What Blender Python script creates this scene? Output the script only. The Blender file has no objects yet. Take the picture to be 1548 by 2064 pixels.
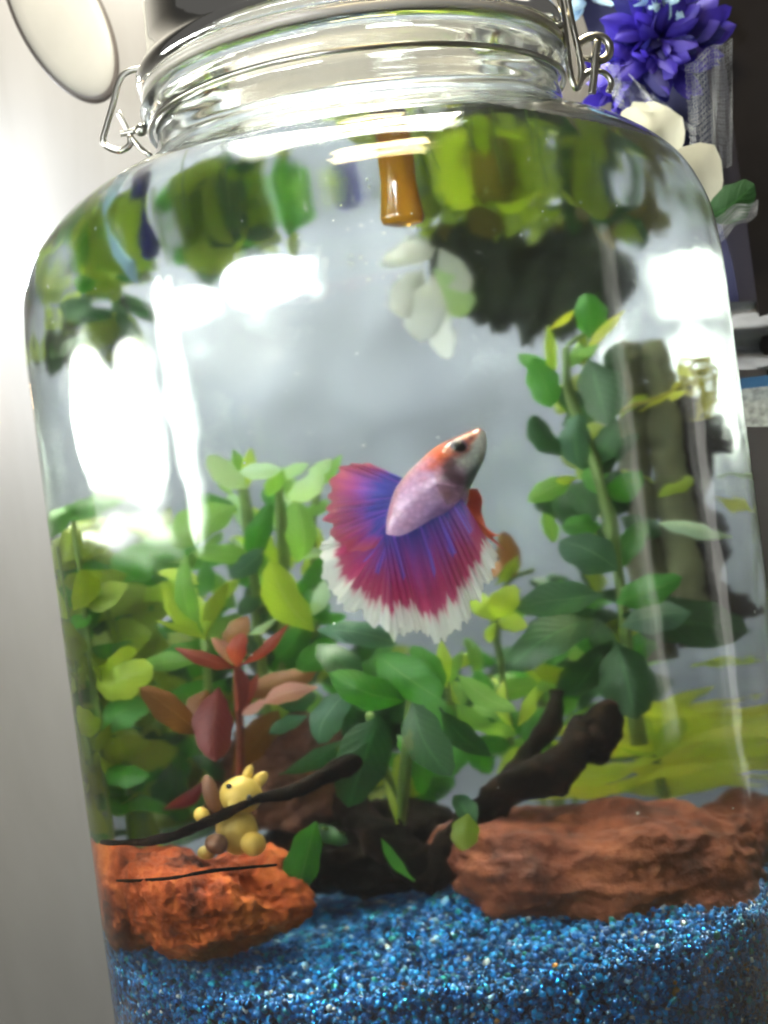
import bpy, bmesh, math, random
import numpy as np
from mathutils import Vector, Matrix, noise
random.seed(7); rng = np.random.default_rng(7)
S = 0.01                      # everything below is written in centimetres
sc = bpy.context.scene
COL = sc.collection

# ------------------------------------------------------------------ camera
F = 3000.0                    # focal length in photograph pixels
ROLL = math.radians(7.7); PITCH = math.radians(0.0)
CP = Vector((-0.44, -39.0, 0.0))
CR = Vector((math.cos(ROLL), 0, -math.sin(ROLL)))
CU = Vector((math.sin(ROLL), 0, math.cos(ROLL)))
CF = Vector((0, 1, 0))
cam = bpy.data.cameras.new('camera'); camo = bpy.data.objects.new('camera', cam); COL.objects.link(camo)
camo.matrix_world = Matrix(((CR.x, CU.x, -CF.x, CP.x*S), (CR.y, CU.y, -CF.y, CP.y*S), (CR.z, CU.z, -CF.z, CP.z*S), (0, 0, 0, 1)))
cam.sensor_fit = 'VERTICAL'; cam.sensor_height = 24.0; cam.lens = 24.0*F/2064.0
cam.clip_start = 0.01; cam.clip_end = 50
cam.dof.use_dof = True; cam.dof.focus_distance = 0.35; cam.dof.aperture_fstop = 18.0
sc.camera = camo
# ------------------------------------------------------------------ world, lamps, exposure
w = bpy.data.worlds.new('World'); sc.world = w; w.use_nodes = True
bgn = w.node_tree.nodes['Background']; bgn.inputs[0].default_value = (0.90, 0.86, 0.80, 1); bgn.inputs[1].default_value = 0.11
def area(name, loc, target, size, power, col, size_y=None, shape='RECTANGLE', spread=180):
    l = bpy.data.lights.new(name, 'AREA'); l.energy = power; l.color = col; l.size = size*S
    if size_y: l.shape = shape; l.size_y = size_y*S
    l.spread = math.radians(spread)
    o = bpy.data.objects.new(name, l); COL.objects.link(o); o.location = Vector(loc)*S
    d = (Vector(target)-Vector(loc)).normalized(); o.rotation_euler = d.to_track_quat('-Z', 'Y').to_euler()
    return o
area('lamp_above', (0, 6, 28), (0, -1, 0), 15, 2.5, (1.0, 0.98, .86), spread=100)
area('added_wall_wash', (-8, 6, 34), (-6, 20, 29), 12, 1.2, (1.0, .93, .82))  # added lamp, brightens the upper wall seen through the neck
area('added_warm_front', (3, -13, 36), (1, -4, 8), 12, .7, (1.0, .78, .42), 4)  # added lamp for gold highlights on the neck
area('lamp_left_strip', (-33, -3, .75), (0, -3, .5), 24, .03, (0.97, 1.0, .85), .6, spread=115)
area('added_wall_glare', (-18.6, 17.8, 13.6), (-13.5, 20, 12.6), 3, .42, (.90, .94, 1.0))  # added out of view beside the wall to make its cool glare
area('added_wall_tint', (-17.5, 18.8, 6.4), (-14, 20, 6.2), 1.0, .007, (1.0, .6, .3))  # tiny added lamp, gives the wall an orange tint
area('lamp_left_oval', (-33, -10.5, 4.6), (0, -3, 3), 11, .15, (0.97, 1.0, .93), 6.4, shape='ELLIPSE', spread=115)
area('lamp_left_oval', (-33.5, 1, 5.4), (0, -3, 3), 13, .17, (0.97, 1.0, .93), 5.6, shape='ELLIPSE', spread=115)
area('lamp_left_oval', (-34, -5, 2.6), (0, -3, 3), 20, .08, (0.97, 1.0, .90), 1.6, shape='ELLIPSE', spread=115)
area('lamp_left_tube', (-31, -19.5, 7), (0, -7, 4), 3.6, .12, (0.97, 1.0, .95), 14, shape='ELLIPSE', spread=115)
area('lamp_front_left', (-19, -37, 12.8), (-2, -8.5, 5), 19, .75, (0.93, 0.97, 1.0), 5.5, shape='ELLIPSE', spread=110)
area('lamp_front_left_small', (-32, -26, 11.0), (-4, -8, 5), 13, .35, (0.93, 0.97, 1.0), 3.4, shape='ELLIPSE')
area('added_right_streak', (35, -14, 1), (5, -7, 0), 2.0, .03, (1.0, 0.97, .88), 24)  # added light that draws a pale streak on the right glass
area('added_right_streak', (35, 4, -2), (5, -5, -2), 4, .035, (1.0, 0.97, .90), 24, shape='ELLIPSE')  # second added streak light, wider and rounder
sc.view_settings.view_transform = 'Standard'; sc.view_settings.look = 'None'
sc.view_settings.exposure = 0.0
sc.cycles.max_bounces = 24; sc.cycles.transmission_bounces = 20; sc.cycles.glossy_bounces = 8; sc.cycles.diffuse_bounces = 4
sc.cycles.transparent_max_bounces = 12
sc.cycles.caustics_refractive = True; sc.cycles.caustics_reflective = True
sc.cycles.blur_glossy = 0.3; sc.cycles.sample_clamp_indirect = 60.0
sc.cycles.use_denoising = True; sc.cycles.filter_width = 2.0

# ------------------------------------------------------------------ ray geometry helpers
JAR = [(0,-15.6),(7.9,-15.6),(8.6,-15.3),(8.95,-14.7),(9.0,-13.9),(9.0,-12.8),(9.0,-10),(9.0,-4),(9.0,0),(9.0,2.4),(9.0,3.8),(9.0,4.7),(8.97,5.6),(8.86,6.5),(8.55,7.3),(8.0,8.0),(7.2,8.6),(6.4,9.02),(5.75,9.35),(5.4,9.7),(5.28,10.1)]
def jar_r(z):
    if z <= JAR[1][1]: return JAR[1][0]
    for (r0, z0), (r1, z1) in zip(JAR[1:], JAR[2:]):
        if z <= z1: return r0+(r1-r0)*(z-z0)/(z1-z0+1e-9)
    return 5.28
def pix(px, py):
    return (CF + CR*((px-774)/F) + CU*((1032-py)/F)).normalized()
def air(px, py, Y):
    d = pix(px, py); return CP + d*((Y-CP.y)/d.y)
def fsurf(p): return math.hypot(p.x, p.y)-jar_r(p.z)
def norm_at(p):
    e = .02; s = (jar_r(p.z+e)-jar_r(p.z-e))/(2*e); r = math.hypot(p.x, p.y)
    return Vector((p.x/r, p.y/r, -s)).normalized()
def refract(d, n, eta):
    c = -d.dot(n); k = 1-eta*eta*(1-c*c)
    if k < 0: return None
    return (d*eta + n*(eta*c-math.sqrt(k))).normalized()
def enter(px, py):
    d = pix(px, py); t = 28.0; hit = None
    while t < 48:
        if fsurf(CP+d*t) < 0: hit = t; break
        t += .1
    if hit is None: return None
    a, b = hit-.1, hit
    for _ in range(20):
        m = (a+b)/2
        if fsurf(CP+d*m) < 0: b = m
        else: a = m
    p = CP+d*b
    return p, refract(d, norm_at(p), 1/1.333)
def inw(px, py, Y):
    "the point at depth Y inside the water that shows at this pixel"
    h = enter(px, py)
    if h is None: return air(px, py, Y)
    p, d = h
    q = p+d*((Y-p.y)/d.y)
    return q
def pxscale(px, py, Y):
    return (inw(px+6, py, Y)-inw(px-6, py, Y)).length/12

# ------------------------------------------------------------------ mesh helpers
def mesh(name, verts, faces, mat, parent=None, smooth=True, uv=None, col=None, loc=None):
    me = bpy.data.meshes.new(name)
    me.from_pydata([tuple(Vector(v)*S) for v in verts], [], faces)
    if smooth: me.polygons.foreach_set('use_smooth', [True]*len(me.polygons))
    if uv is not None:
        l = me.uv_layers.new(name='uv'); vi = np.empty(len(me.loops), dtype=np.int32); me.loops.foreach_get('vertex_index', vi)
        l.data.foreach_set('uv', np.asarray(uv, dtype=np.float32)[vi].ravel())
    if col is not None:
        a = me.color_attributes.new('tint', 'FLOAT_COLOR', 'POINT'); c = np.ones((len(verts), 4), dtype=np.float32); c[:, :3] = col
        a.data.foreach_set('color', c.ravel())
    if mat: me.materials.append(mat)
    o = bpy.data.objects.new(name, me); COL.objects.link(o)
    if parent: o.parent = parent; o.matrix_parent_inverse = Matrix.Translation(-parent.location)
    return o
def thing(name, label, cat, loc, group=None):
    o = bpy.data.objects.new(name, None); COL.objects.link(o); o.location = Vector(loc)*S; o.empty_display_size = .01
    return tag(o, label, cat, group)
def tag(o, label=None, cat=None, group=None, kind=None):
    if label: o['label'] = label
    if cat: o['category'] = cat
    if group: o['group'] = group
    if kind: o['kind'] = kind
    return o
def lathe(prof, n=160, shift=None, closed=False):
    V = []; Fc = []
    m = len(prof)
    for i in range(n):
        a = 2*math.pi*i/n
        for r, z in prof:
            dx = shift(z) if shift else 0
            V.append((max(r, .001)*math.cos(a)+dx, max(r, .001)*math.sin(a), z))
    for i in range(n):
        j = (i+1) % n
        for k in range(m if closed else m-1):
            k2 = (k+1) % m
            Fc.append((i*m+k, j*m+k, j*m+k2, i*m+k2))
    return V, Fc
def catmull(P, n):
    P = [Vector(p) for p in P]
    if len(P) == 2: return [P[0].lerp(P[1], i/n) for i in range(n+1)]
    Q = [P[0]*2-P[1]]+P+[P[-1]*2-P[-2]]; out = []
    seg = len(P)-1
    for i in range(n+1):
        u = min(i/n*seg, seg-1e-6); k = int(u); t = u-k
        a, b, c, d = Q[k:k+4]
        out.append(.5*((2*b)+(c-a)*t+(2*a-5*b+4*c-d)*t*t+(3*b-a-3*c+d)*t**3))
    return out
def tube(pts, rad, n=24, seg=10, rough=0, closed=False):
    P = catmull(pts, n); V = []; Fc = []
    rr = rad if isinstance(rad, (list, tuple)) else [rad, rad]
    up = Vector((0.13, .21, 1)).normalized()
    prev = None
    for i, p in enumerate(P):
        d = (P[min(i+1, n)]-P[max(i-1, 0)])
        d = d.normalized() if d.length > 1e-6 else Vector((0, 0, 1))
        a = (prev-d*prev.dot(d)) if prev else d.cross(up)
        if a.length < 1e-4: a = d.cross(Vector((1, 0, 0)))
        a.normalize(); prev = a.copy(); b = d.cross(a)
        u = i/n*(len(rr)-1); k = min(int(u), len(rr)-2); r = rr[k]+(rr[k+1]-rr[k])*(u-k)
        for j in range(seg):
            th = 2*math.pi*j/seg
            q = a*math.cos(th)+b*math.sin(th)
            f = 1
            if rough: f += rough*(noise.noise((p+q*r)*1.3)+.6*noise.noise((p+q*r)*4))
            V.append(p+q*r*f)
    for i in range(n):
        for j in range(seg):
            j2 = (j+1) % seg
            Fc.append((i*seg+j, i*seg+j2, (i+1)*seg+j2, (i+1)*seg+j))
    Fc.append(tuple(range(seg))[::-1]); Fc.append(tuple(n*seg+j for j in range(seg)))
    return V, Fc
def ball(c, r, sub=3, sq=(1, 1, 1), rough=0, fr=1.0, rot=None):
    bm = bmesh.new(); bmesh.ops.create_icosphere(bm, subdivisions=sub, radius=1)
    V = []
    for v in bm.verts:
        p = v.co.copy(); k = 1
        if rough: k += rough*(noise.fractal(p*fr+Vector(c), 1.0, 2.0, 4))
        p = Vector((p.x*sq[0], p.y*sq[1], p.z*sq[2]))*r*k
        if rot: p = rot @ p
        V.append(Vector(c)+p)
    Fc = [tuple(v.index for v in f.verts) for f in bm.faces]; bm.free(); return V, Fc
def join(*parts):
    V = []; Fc = []
    for v, f in parts:
        o = len(V); V += list(v); Fc += [tuple(i+o for i in q) for q in f]
    return V, Fc

# ------------------------------------------------------------------ materials
class NT:
    def __init__(s, name):
        s.m = bpy.data.materials.new(name); s.m.use_nodes = True; s.t = s.m.node_tree; s.n = s.t.nodes; s.n.clear()
        s.out = s.n.new('ShaderNodeOutputMaterial')
    def add(s, t, **k):
        n = s.n.new(t)
        for a, b in k.items():
            if a.startswith('_'): n.inputs[a[1:].replace('_', ' ')].default_value = b
            else: setattr(n, a, b)
        return n
    def link(s, a, b): s.t.links.new(a, b)
    def ramp(s, src, stops, interp='LINEAR'):
        r = s.n.new('ShaderNodeValToRGB'); r.color_ramp.interpolation = interp; e = r.color_ramp.elements
        while len(e) < len(stops): e.new(.5)
        for x, (p, c) in zip(e, stops): x.position = p; x.color = (*c, 1) if len(c) == 3 else c
        s.link(src, r.inputs[0]); return r.outputs[0]
    def noise(s, scale, detail=4, rough=.55, vec=None, dist=0):
        n = s.n.new('ShaderNodeTexNoise'); n.inputs['Scale'].default_value = scale; n.inputs['Detail'].default_value = detail
        n.inputs['Roughness'].default_value = rough; n.inputs['Distortion'].default_value = dist
        s.link(vec if vec else s.coord(), n.inputs['Vector']); return n.outputs[0]
    def coord(s):
        if not hasattr(s, '_c'): s._c = s.n.new('ShaderNodeNewGeometry').outputs['Position']
        return s._c
    def math(s, op, a, b=None, c=None):
        n = s.n.new('ShaderNodeMath'); n.operation = op
        for i, x in enumerate((a, b, c)):
            if x is None: continue
            if isinstance(x, (int, float)): n.inputs[i].default_value = x
            else: s.link(x, n.inputs[i])
        return n.outputs[0]
    def mix(s, f, a, b, mode='MIX'):
        n = s.n.new('ShaderNodeMixRGB'); n.blend_type = mode
        for i, x in enumerate((f, a, b)):
            if isinstance(x, (int, float)): n.inputs[i].default_value = x
            elif isinstance(x, tuple): n.inputs[i].default_value = (*x, 1)
            else: s.link(x, n.inputs[i])
        return n.outputs[0]
    def bump(s, h, strength=.5, dist=.001):
        n = s.n.new('ShaderNodeBump'); n.inputs['Strength'].default_value = strength; n.inputs['Distance'].default_value = dist
        s.link(h, n.inputs['Height']); return n.outputs[0]
    def pr(s, base, rough=.5, normal=None, **k):
        p = s.n.new('ShaderNodeBsdfPrincipled')
        if isinstance(base, tuple): p.inputs['Base Color'].default_value = (*base, 1)
        else: s.link(base, p.inputs['Base Color'])
        if isinstance(rough, (int, float)): p.inputs['Roughness'].default_value = rough
        else: s.link(rough, p.inputs['Roughness'])
        if normal: s.link(normal, p.inputs['Normal'])
        for a, b in k.items():
            i = p.inputs[a.replace('_', ' ')]
            if isinstance(b, (int, float, tuple)): i.default_value = b
            else: s.link(b, i)
        return p.outputs[0]
    def surf(s, sh): s.link(sh, s.out.inputs['Surface']); return s.m
    def mixsh(s, f, a, b):
        n = s.n.new('ShaderNodeMixShader')
        if isinstance(f, (int, float)): n.inputs[0].default_value = f
        else: s.link(f, n.inputs[0])
        s.link(a, n.inputs[1]); s.link(b, n.inputs[2]); return n.outputs[0]
def simple(name, c, rough=.5, var=.15, scale=60, bump=0, **k):
    t = NT(name); n = t.noise(scale)
    lo = tuple(x*(1-var) for x in c); hi = tuple(min(1, x*(1+var)) for x in c)
    b = t.ramp(n, [(.3, lo), (.7, hi)])
    nm = t.bump(t.noise(scale*4), bump, .0006) if bump else None
    return t.surf(t.pr(b, rough, nm, **k))
def glass_mat(name, ior, col, bump=0):
    t = NT(name); g = t.n.new('ShaderNodeBsdfGlass'); g.inputs['IOR'].default_value = ior; g.inputs['Color'].default_value = (*col, 1); g.inputs['Roughness'].default_value = .075 if ior > 1.4 else 0
    if ior < 1.4:
        ge = t.n.new('ShaderNodeNewGeometry'); sx = t.n.new('ShaderNodeSeparateXYZ'); t.link(ge.outputs['True Normal'], sx.inputs[0])
        up = t.math('GREATER_THAN', t.math('ABSOLUTE', sx.outputs[2]), .9)
        t.link(t.bump(t.math('MULTIPLY', up, t.noise(75, 2)), .35, .003), g.inputs['Normal']); return t.surf(g.outputs[0])
    if bump: t.link(t.bump(t.noise(28, 2), bump, .002), g.inputs['Normal'])
    return t.surf(g.outputs[0])
M_glass = glass_mat('clear_glass', 1.5, (.985, .995, .985), .35)
M_water = glass_mat('water', 1.333, (.975, .985, .98), .04)
def leaf_mat(name, c, c2, vein, gloss=.48, trans=.4):
    t = NT(name); uv = t.n.new('ShaderNodeUVMap'); uv.uv_map = 'uv'; sp = t.n.new('ShaderNodeSeparateXYZ'); t.link(uv.outputs[0], sp.inputs[0])
    u, v = sp.outputs[0], sp.outputs[1]
    av = t.math('ABSOLUTE', v)
    oi = t.n.new('ShaderNodeObjectInfo').outputs['Random']
    blot = t.noise(160, 3)
    base = t.mix(t.math('ADD', t.math('MULTIPLY', blot, .6), t.math('MULTIPLY', oi, .5)), c, c2)
    side = t.math('SINE', t.math('SUBTRACT', t.math('MULTIPLY', u, 52), t.math('MULTIPLY', av, 16)))
    sidem = t.math('MULTIPLY', t.math('SMOOTH_MIN', side, 1.0, .2), .09)
    mid = t.math('LESS_THAN', av, .05)
    vm = t.math('MAXIMUM', sidem, t.math('MULTIPLY', mid, .45))
    colr = t.mix(vm, base, vein)
    patch = t.math('MULTIPLY', t.math('GREATER_THAN', t.noise(70, 5, .7), .66), .45)
    colr = t.mix(patch, colr, tuple(min(1, a*.6+b) for a, b in zip(c2, (.10, .06, .0))))
    nm = t.bump(t.math('ADD', side, t.math('MULTIPLY', t.noise(220, 4), 6)), .16, .0004)
    p = t.pr(colr, gloss, nm, Coat_Weight=.12, Coat_Roughness=.3)
    tr = t.n.new('ShaderNodeBsdfTranslucent'); t.link(t.mix(1, colr, (1.0, 1.0, .45), 'MULTIPLY'), tr.inputs[0])
    return t.surf(t.mixsh(trans, p, tr.outputs[0]))
L = dict(
 bronze=leaf_mat('bronze_leaf', (.09, .085, .012), (.14, .12, .02), (.2, .18, .05)),
 light=leaf_mat('light_green_leaf', (.17, .45, .05), (.32, .62, .13), (.45, .68, .25)),
 pale=leaf_mat('pale_leaf', (.48, .78, .45), (.66, .88, .66), (.62, .82, .5)),
 lime=leaf_mat('lime_leaf', (.42, .66, .03), (.60, .80, .08), (.62, .78, .2)),
 yellow=leaf_mat('yellow_leaf', (.68, .74, .03), (.82, .86, .12), (.75, .78, .2)),
 green=leaf_mat('green_leaf', (.028, .22, .010), (.08, .36, .02), (.16, .42, .07)),
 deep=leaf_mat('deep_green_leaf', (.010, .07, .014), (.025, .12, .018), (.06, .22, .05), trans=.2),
 blue=leaf_mat('bluish_green_leaf', (.05, .16, .09), (.10, .25, .15), (.2, .4, .25)),
 olive=leaf_mat('olive_leaf', (.20, .31, .012), (.32, .45, .03), (.25, .32, .06)),
 red=leaf_mat('red_leaf', (.30, .03, .015), (.42, .06, .03), (.6, .2, .12)),
 wine=leaf_mat('wine_leaf', (.16, .02, .02), (.25, .035, .03), (.4, .1, .08)),
 pink=leaf_mat('pink_leaf', (.52, .2, .15), (.62, .32, .26), (.75, .5, .4)),
 rust=leaf_mat('rust_leaf', (.24, .08, .012), (.32, .13, .02), (.45, .2, .06)),
)
M_stem = simple('green_stem', (.12, .22, .03), .5); M_stemred = simple('red_stem', (.25, .05, .02), .5)
M_steel = NT('steel_wire'); M_steel = M_steel.surf(M_steel.pr((.34, .33, .29), .28, Metallic=1.0))

# ------------------------------------------------------------------ the setting
def wallmat():
    t = NT('grey_glossy_panel'); c = t.coord()
    mp = t.n.new('ShaderNodeMapping'); mp.inputs['Scale'].default_value = (14, 14, 2.0); t.link(c, mp.inputs[0])
    b = t.ramp(t.noise(1.6, 5, .6, mp.outputs[0], .6), [(.3, (.22, .215, .20)), (.52, (.25, .245, .23)), (.75, (.28, .275, .26))])
    return t.surf(t.pr(b, .30, t.bump(t.noise(1.2, 4, .6, mp.outputs[0]), .12, .004)))
M_wall = wallmat()
def slab(x0, x1, y0, y1, z0, z1):
    V = [(x, y, z) for x in (x0, x1) for y in (y0, y1) for z in (z0, z1)]
    return V, [(0, 1, 3, 2), (4, 6, 7, 5), (0, 4, 5, 1), (2, 3, 7, 6), (0, 2, 6, 4), (1, 5, 7, 3)]
V, Fc = slab(-70, 13.0, 20, 21, -40, 60); tag(mesh('wall', V, Fc, M_wall, smooth=False), kind='structure')
V, Fc = slab(-40, 40, -30, 9.6, -18, -15.85); tag(mesh('table_top', V, Fc, simple('dark_table', (.10, .09, .07), .35, .3, 20), smooth=False), kind='structure')

def backdrop():
    V = []; nx, ny = 60, 60
    for i in range(nx+1):
        for j in range(ny+1):
            x = -9+18*i/nx; z = -15.8+27.8*j/ny
            V.append((x, 13+.35*noise.noise(Vector((x*.5, z*.16, 1)))+.12*noise.noise(Vector((x*1.6, z*.5, 7))), z))
    t = NT('blue_grey_cloth'); c = t.coord(); mp = t.n.new('ShaderNodeMapping'); mp.inputs['Scale'].default_value = (30, 30, 12); t.link(c, mp.inputs[0])
    b = t.ramp(t.noise(1.0, 4, .5, mp.outputs[0], .3), [(.3, (.16, .185, .245)), (.5, (.22, .25, .32)), (.72, (.32, .35, .42))])
    m = t.surf(t.pr(b, .8, t.bump(t.noise(3, 2, .5, mp.outputs[0], .2), .15, .003)))
    tag(mesh('backdrop_cloth', V, [(i*(ny+1)+j, (i+1)*(ny+1)+j, (i+1)*(ny+1)+j+1, i*(ny+1)+j+1) for i in range(nx) for j in range(ny)], m), 'softly wrinkled blue grey cloth hanging behind the jar and seen through its water', 'cloth')
backdrop()
# ------------------------------------------------------------------ jar and water
def shift(z): return 0.0 if z < 7 else min(1, (z-7)/3)*.28
out = [(r, z) for r, z in JAR]
# smooth the outer profile through a spline
sp = catmull([Vector((r, z, 0)) for r, z in JAR[4:]], 96)
sp0 = [(r, z) for r, z in JAR[:4]]
neck_out = [(5.26, 10.3), (5.3, 10.5), (5.52, 10.75), (5.62, 10.95), (5.5, 11.15), (5.4, 11.25)]
outer = sp0+[(p.x, p.y) for p in sp]+neck_out
spo = [Vector((p.x, p.y)) for p in sp if p.y < 9.5]
off = []
for k, p in enumerate(spo):
    d = (spo[min(k+1, len(spo)-1)]-spo[max(k-1, 0)]).normalized(); off.append((p.x-d.y*.34, p.y+d.x*.34))
off = [q for q in off if q[0] > 4.95]
inner = [(4.95, 11.25), (4.88, 10.9), (4.85, 10.2), (4.9, 9.6)]+off[::-1]+[(8.4, -14.6), (8.0, -14.9), (7.5, -15.0), (0, -15.0)]
jar = thing('glass_jar', 'large clear glass clip-top jar filled with water, blue gravel and plants', 'jar', (0, 0, -15.6))
V, Fc = lathe(outer+inner, 192, shift); mesh('jar_body', V, Fc, M_glass, jar)
lid_prof = [(0, 16.2), (2.5, 16.1), (4.2, 15.5), (5.0, 14.6), (5.2, 13.6), (5.22, 12.7), (5.3, 12.2), (5.5, 12.0), (5.62, 11.8), (5.6, 11.6), (5.45, 11.48), (5.1, 11.46), (5.08, 11.7), (5.05, 12.4), (5.0, 13.5), (4.8, 14.4), (4.05, 15.3), (2.4, 15.85), (0, 15.95)]
V, Fc = lathe(lid_prof, 160, shift); mesh('jar_lid', V, Fc, M_glass, jar)
V, Fc = lathe([(5.0, 11.27), (5.5, 11.27), (5.55, 11.36), (5.5, 11.45), (5.0, 11.45)], 120, shift, True)
mesh('sealing_ring', V, Fc, simple('clear_rubber', (.30, .28, .24), .3), jar)
WL = 8.35
lim = [q for q in off if q[1] < WL]
nxt = [q for q in off if q[1] >= WL][0]; f_ = (WL-lim[-1][1])/(nxt[1]-lim[-1][1]); rt = lim[-1][0]+(nxt[0]-lim[-1][0])*f_
wp = [(0, -15.05), (7.55, -15.05), (8.05, -14.95), (8.46, -14.62)]+[(r+.05, z) for r, z in lim]+[(rt+.05, WL), (rt-.3, WL), (0, WL)]
V, Fc = lathe(wp, 192); tag(mesh('water', V, Fc, M_water), kind='structure')

# wire clip: ring round the neck, hinge on the left, bail on the right
def wire(pts, r, parent, name='clip_wire', Y=0, n=40):
    P = [air(*p[:2], p[2] if len(p) > 2 else Y) for p in pts]
    V, Fc = tube(P, r, n, 10); return mesh(name, V, Fc, M_steel, parent)
ringp = [(5.42*math.cos(a)+.28, 5.42*math.sin(a), 10.45+.05*math.sin(2*a)) for a in np.linspace(0, 2*math.pi, 60)]
V, Fc = tube(ringp, .07, 118, 8); mesh('neck_ring', V, Fc, M_steel, jar)
wire([(318, 132), (285, 138), (255, 146), (240, 165), (228, 210), (214, 258), (208, 285), (220, 298), (243, 304), (262, 292), (262, 275)], .085, jar)
wire([(238, 226), (250, 248), (262, 272), (280, 295), (305, 315), (330, 328, 1)], .07, jar)
wire([(243, 270), (255, 268), (275, 262), (300, 250, .5)], .08, jar)
V, Fc = ball(air(284, 262, -.2), .17); mesh('hinge_bead', V, Fc, M_steel, jar)
wire([(1118, -60), (1132, 20), (1142, 90), (1150, 150), (1162, 178), (1172, 150), (1166, 100), (1152, 40), (1138, -40)], .085, jar, 'bail_wire', -1.2)
wire([(1160, 92), (1185, 76), (1212, 74), (1228, 90), (1226, 112), (1208, 122), (1190, 112)], .11, jar, 'bail_wire', -1)
wire([(1204, 82), (1200, 120), (1197, 160), (1193, 188)], .10, jar, 'bail_wire', -1.1)
wire([(1172, 158), (1190, 144), (1216, 146), (1232, 165), (1226, 186)], .08, jar, 'bail_wire', -.6)
wire([(1165, 118), (1190, 120), (1205, 135), (1185, 150)], .08, jar, 'bail_wire', -.4)

# ------------------------------------------------------------------ gravel
def gravel_top(x, y):
    z = -10.0+.9*math.exp(-((x-.8)**2+(y+3)**2)/9)+.25*noise.noise(Vector((x*.5, y*.5, 3)))
    return z
def build_gravel():
    # solid bed just under the grains
    V = []; Fc = []; nr, na = 14, 72
    for i in range(nr+1):
        for j in range(na):
            r = 8.3*i/nr; a = 2*math.pi*j/na; x, y = r*math.cos(a), r*math.sin(a)
            V.append((x, y, gravel_top(x, y)-.12))
    for i in range(nr):
        for j in range(na):
            j2 = (j+1) % na; Fc.append((i*na+j, (i+1)*na+j, (i+1)*na+j2, i*na+j2))
    b = len(V)
    for j in range(na):
        a = 2*math.pi*j/na; V.append((8.3*math.cos(a), 8.3*math.sin(a), -14.7))
    for j in range(na):
        j2 = (j+1) % na; Fc.append((nr*na+j, b+j, b+j2, nr*na+j2))
    t = NT('blue_bed'); m = t.surf(t.pr(t.ramp(t.noise(500), [(.3, (.003, .02, .06)), (.7, (.01, .06, .16))]), .6))
    tag(mesh('gravel_bed', V, Fc, m), kind='structure')
    P = []
    n1 = 24000
    for _ in range(n1):                       # against the glass
        a = random.uniform(math.pi*.93, math.pi*2.07); r = 8.6-random.random()**1.5*.32
        x, y = r*math.cos(a), r*math.sin(a); P.append((x, y, random.uniform(-14.3, gravel_top(x, y)+.05)))
    for _ in range(24000):                    # the top of the bed
        a = random.uniform(0, 2*math.pi); r = 8.55*math.sqrt(random.random())
        x, y = r*math.cos(a), r*math.sin(a)
        if y > 4: continue
        P.append((x, y, gravel_top(x, y)+random.uniform(-.12, .1)))
    P = np.array(P); N = len(P)
    bm = bmesh.new(); bmesh.ops.create_icosphere(bm, subdivisions=1, radius=1)
    bv = np.array([v.co[:] for v in bm.verts]); bf = np.array([[v.index for v in f.verts] for f in bm.faces]); bm.free()
    q = rng.normal(size=(N, 3, 3)); Q, _ = np.linalg.qr(q)
    sz = rng.uniform(.05, .108, (N, 1, 1))*rng.uniform(.6, 1.15, (N, 1, 3))
    vj = (bv[None]*(1+rng.uniform(-.25, .25, (N, len(bv), 1))))*sz
    vw = np.einsum('nvk,nkj->nvj', vj, Q)+P[:, None]
    vw = vw.reshape(-1, 3)*S
    fw = (bf[None]+(np.arange(N)*len(bv))[:, None, None]).reshape(-1, 3)
    me = bpy.data.meshes.new('blue_gravel')
    me.vertices.add(len(vw)); me.vertices.foreach_set('co', vw.ravel().astype(np.float32))
    me.loops.add(fw.size); me.loops.foreach_set('vertex_index', fw.ravel().astype(np.int32))
    me.polygons.add(len(fw)); me.polygons.foreach_set('loop_start', (np.arange(len(fw))*3).astype(np.int32))
    me.update(calc_edges=True); me.validate()
    pal = np.array([(.002, .14, .46), (.003, .22, .64), (.005, .32, .75), (.002, .08, .26), (.01, .36, .52), (.3, .6, .8), (.75, .85, .85), (.4, .2, .03), (.02, .4, .36)])
    ci = rng.choice(len(pal), N, p=[.26, .28, .17, .17, .05, .024, .022, .005, .019])
    c = pal[ci]*rng.uniform(.40, 1.25, (N, 1)); shiny = (rng.random(N) < .16).astype(float)
    cc = np.ones((N, len(bv), 4), dtype=np.float32); cc[:, :, :3] = c[:, None]; cc[:, :, 3] = shiny[:, None]
    a = me.color_attributes.new('tint', 'FLOAT_COLOR', 'POINT'); a.data.foreach_set('color', cc.ravel())
    t = NT('blue_gravel'); at = t.n.new('ShaderNodeAttribute'); at.attribute_name = 'tint'
    rr = t.math('SUBTRACT', .42, t.math('MULTIPLY', at.outputs['Alpha'], .34))
    me.materials.append(t.surf(t.pr(at.outputs['Color'], rr, Metallic=t.math('MULTIPLY', at.outputs['Alpha'], .7), Specular_IOR_Level=.45)))
    o = bpy.data.objects.new('blue_gravel', me); COL.objects.link(o)
    tag(o, 'coarse sparkling blue glass gravel covering the bottom of the jar', 'gravel', kind='stuff')
build_gravel()

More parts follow.
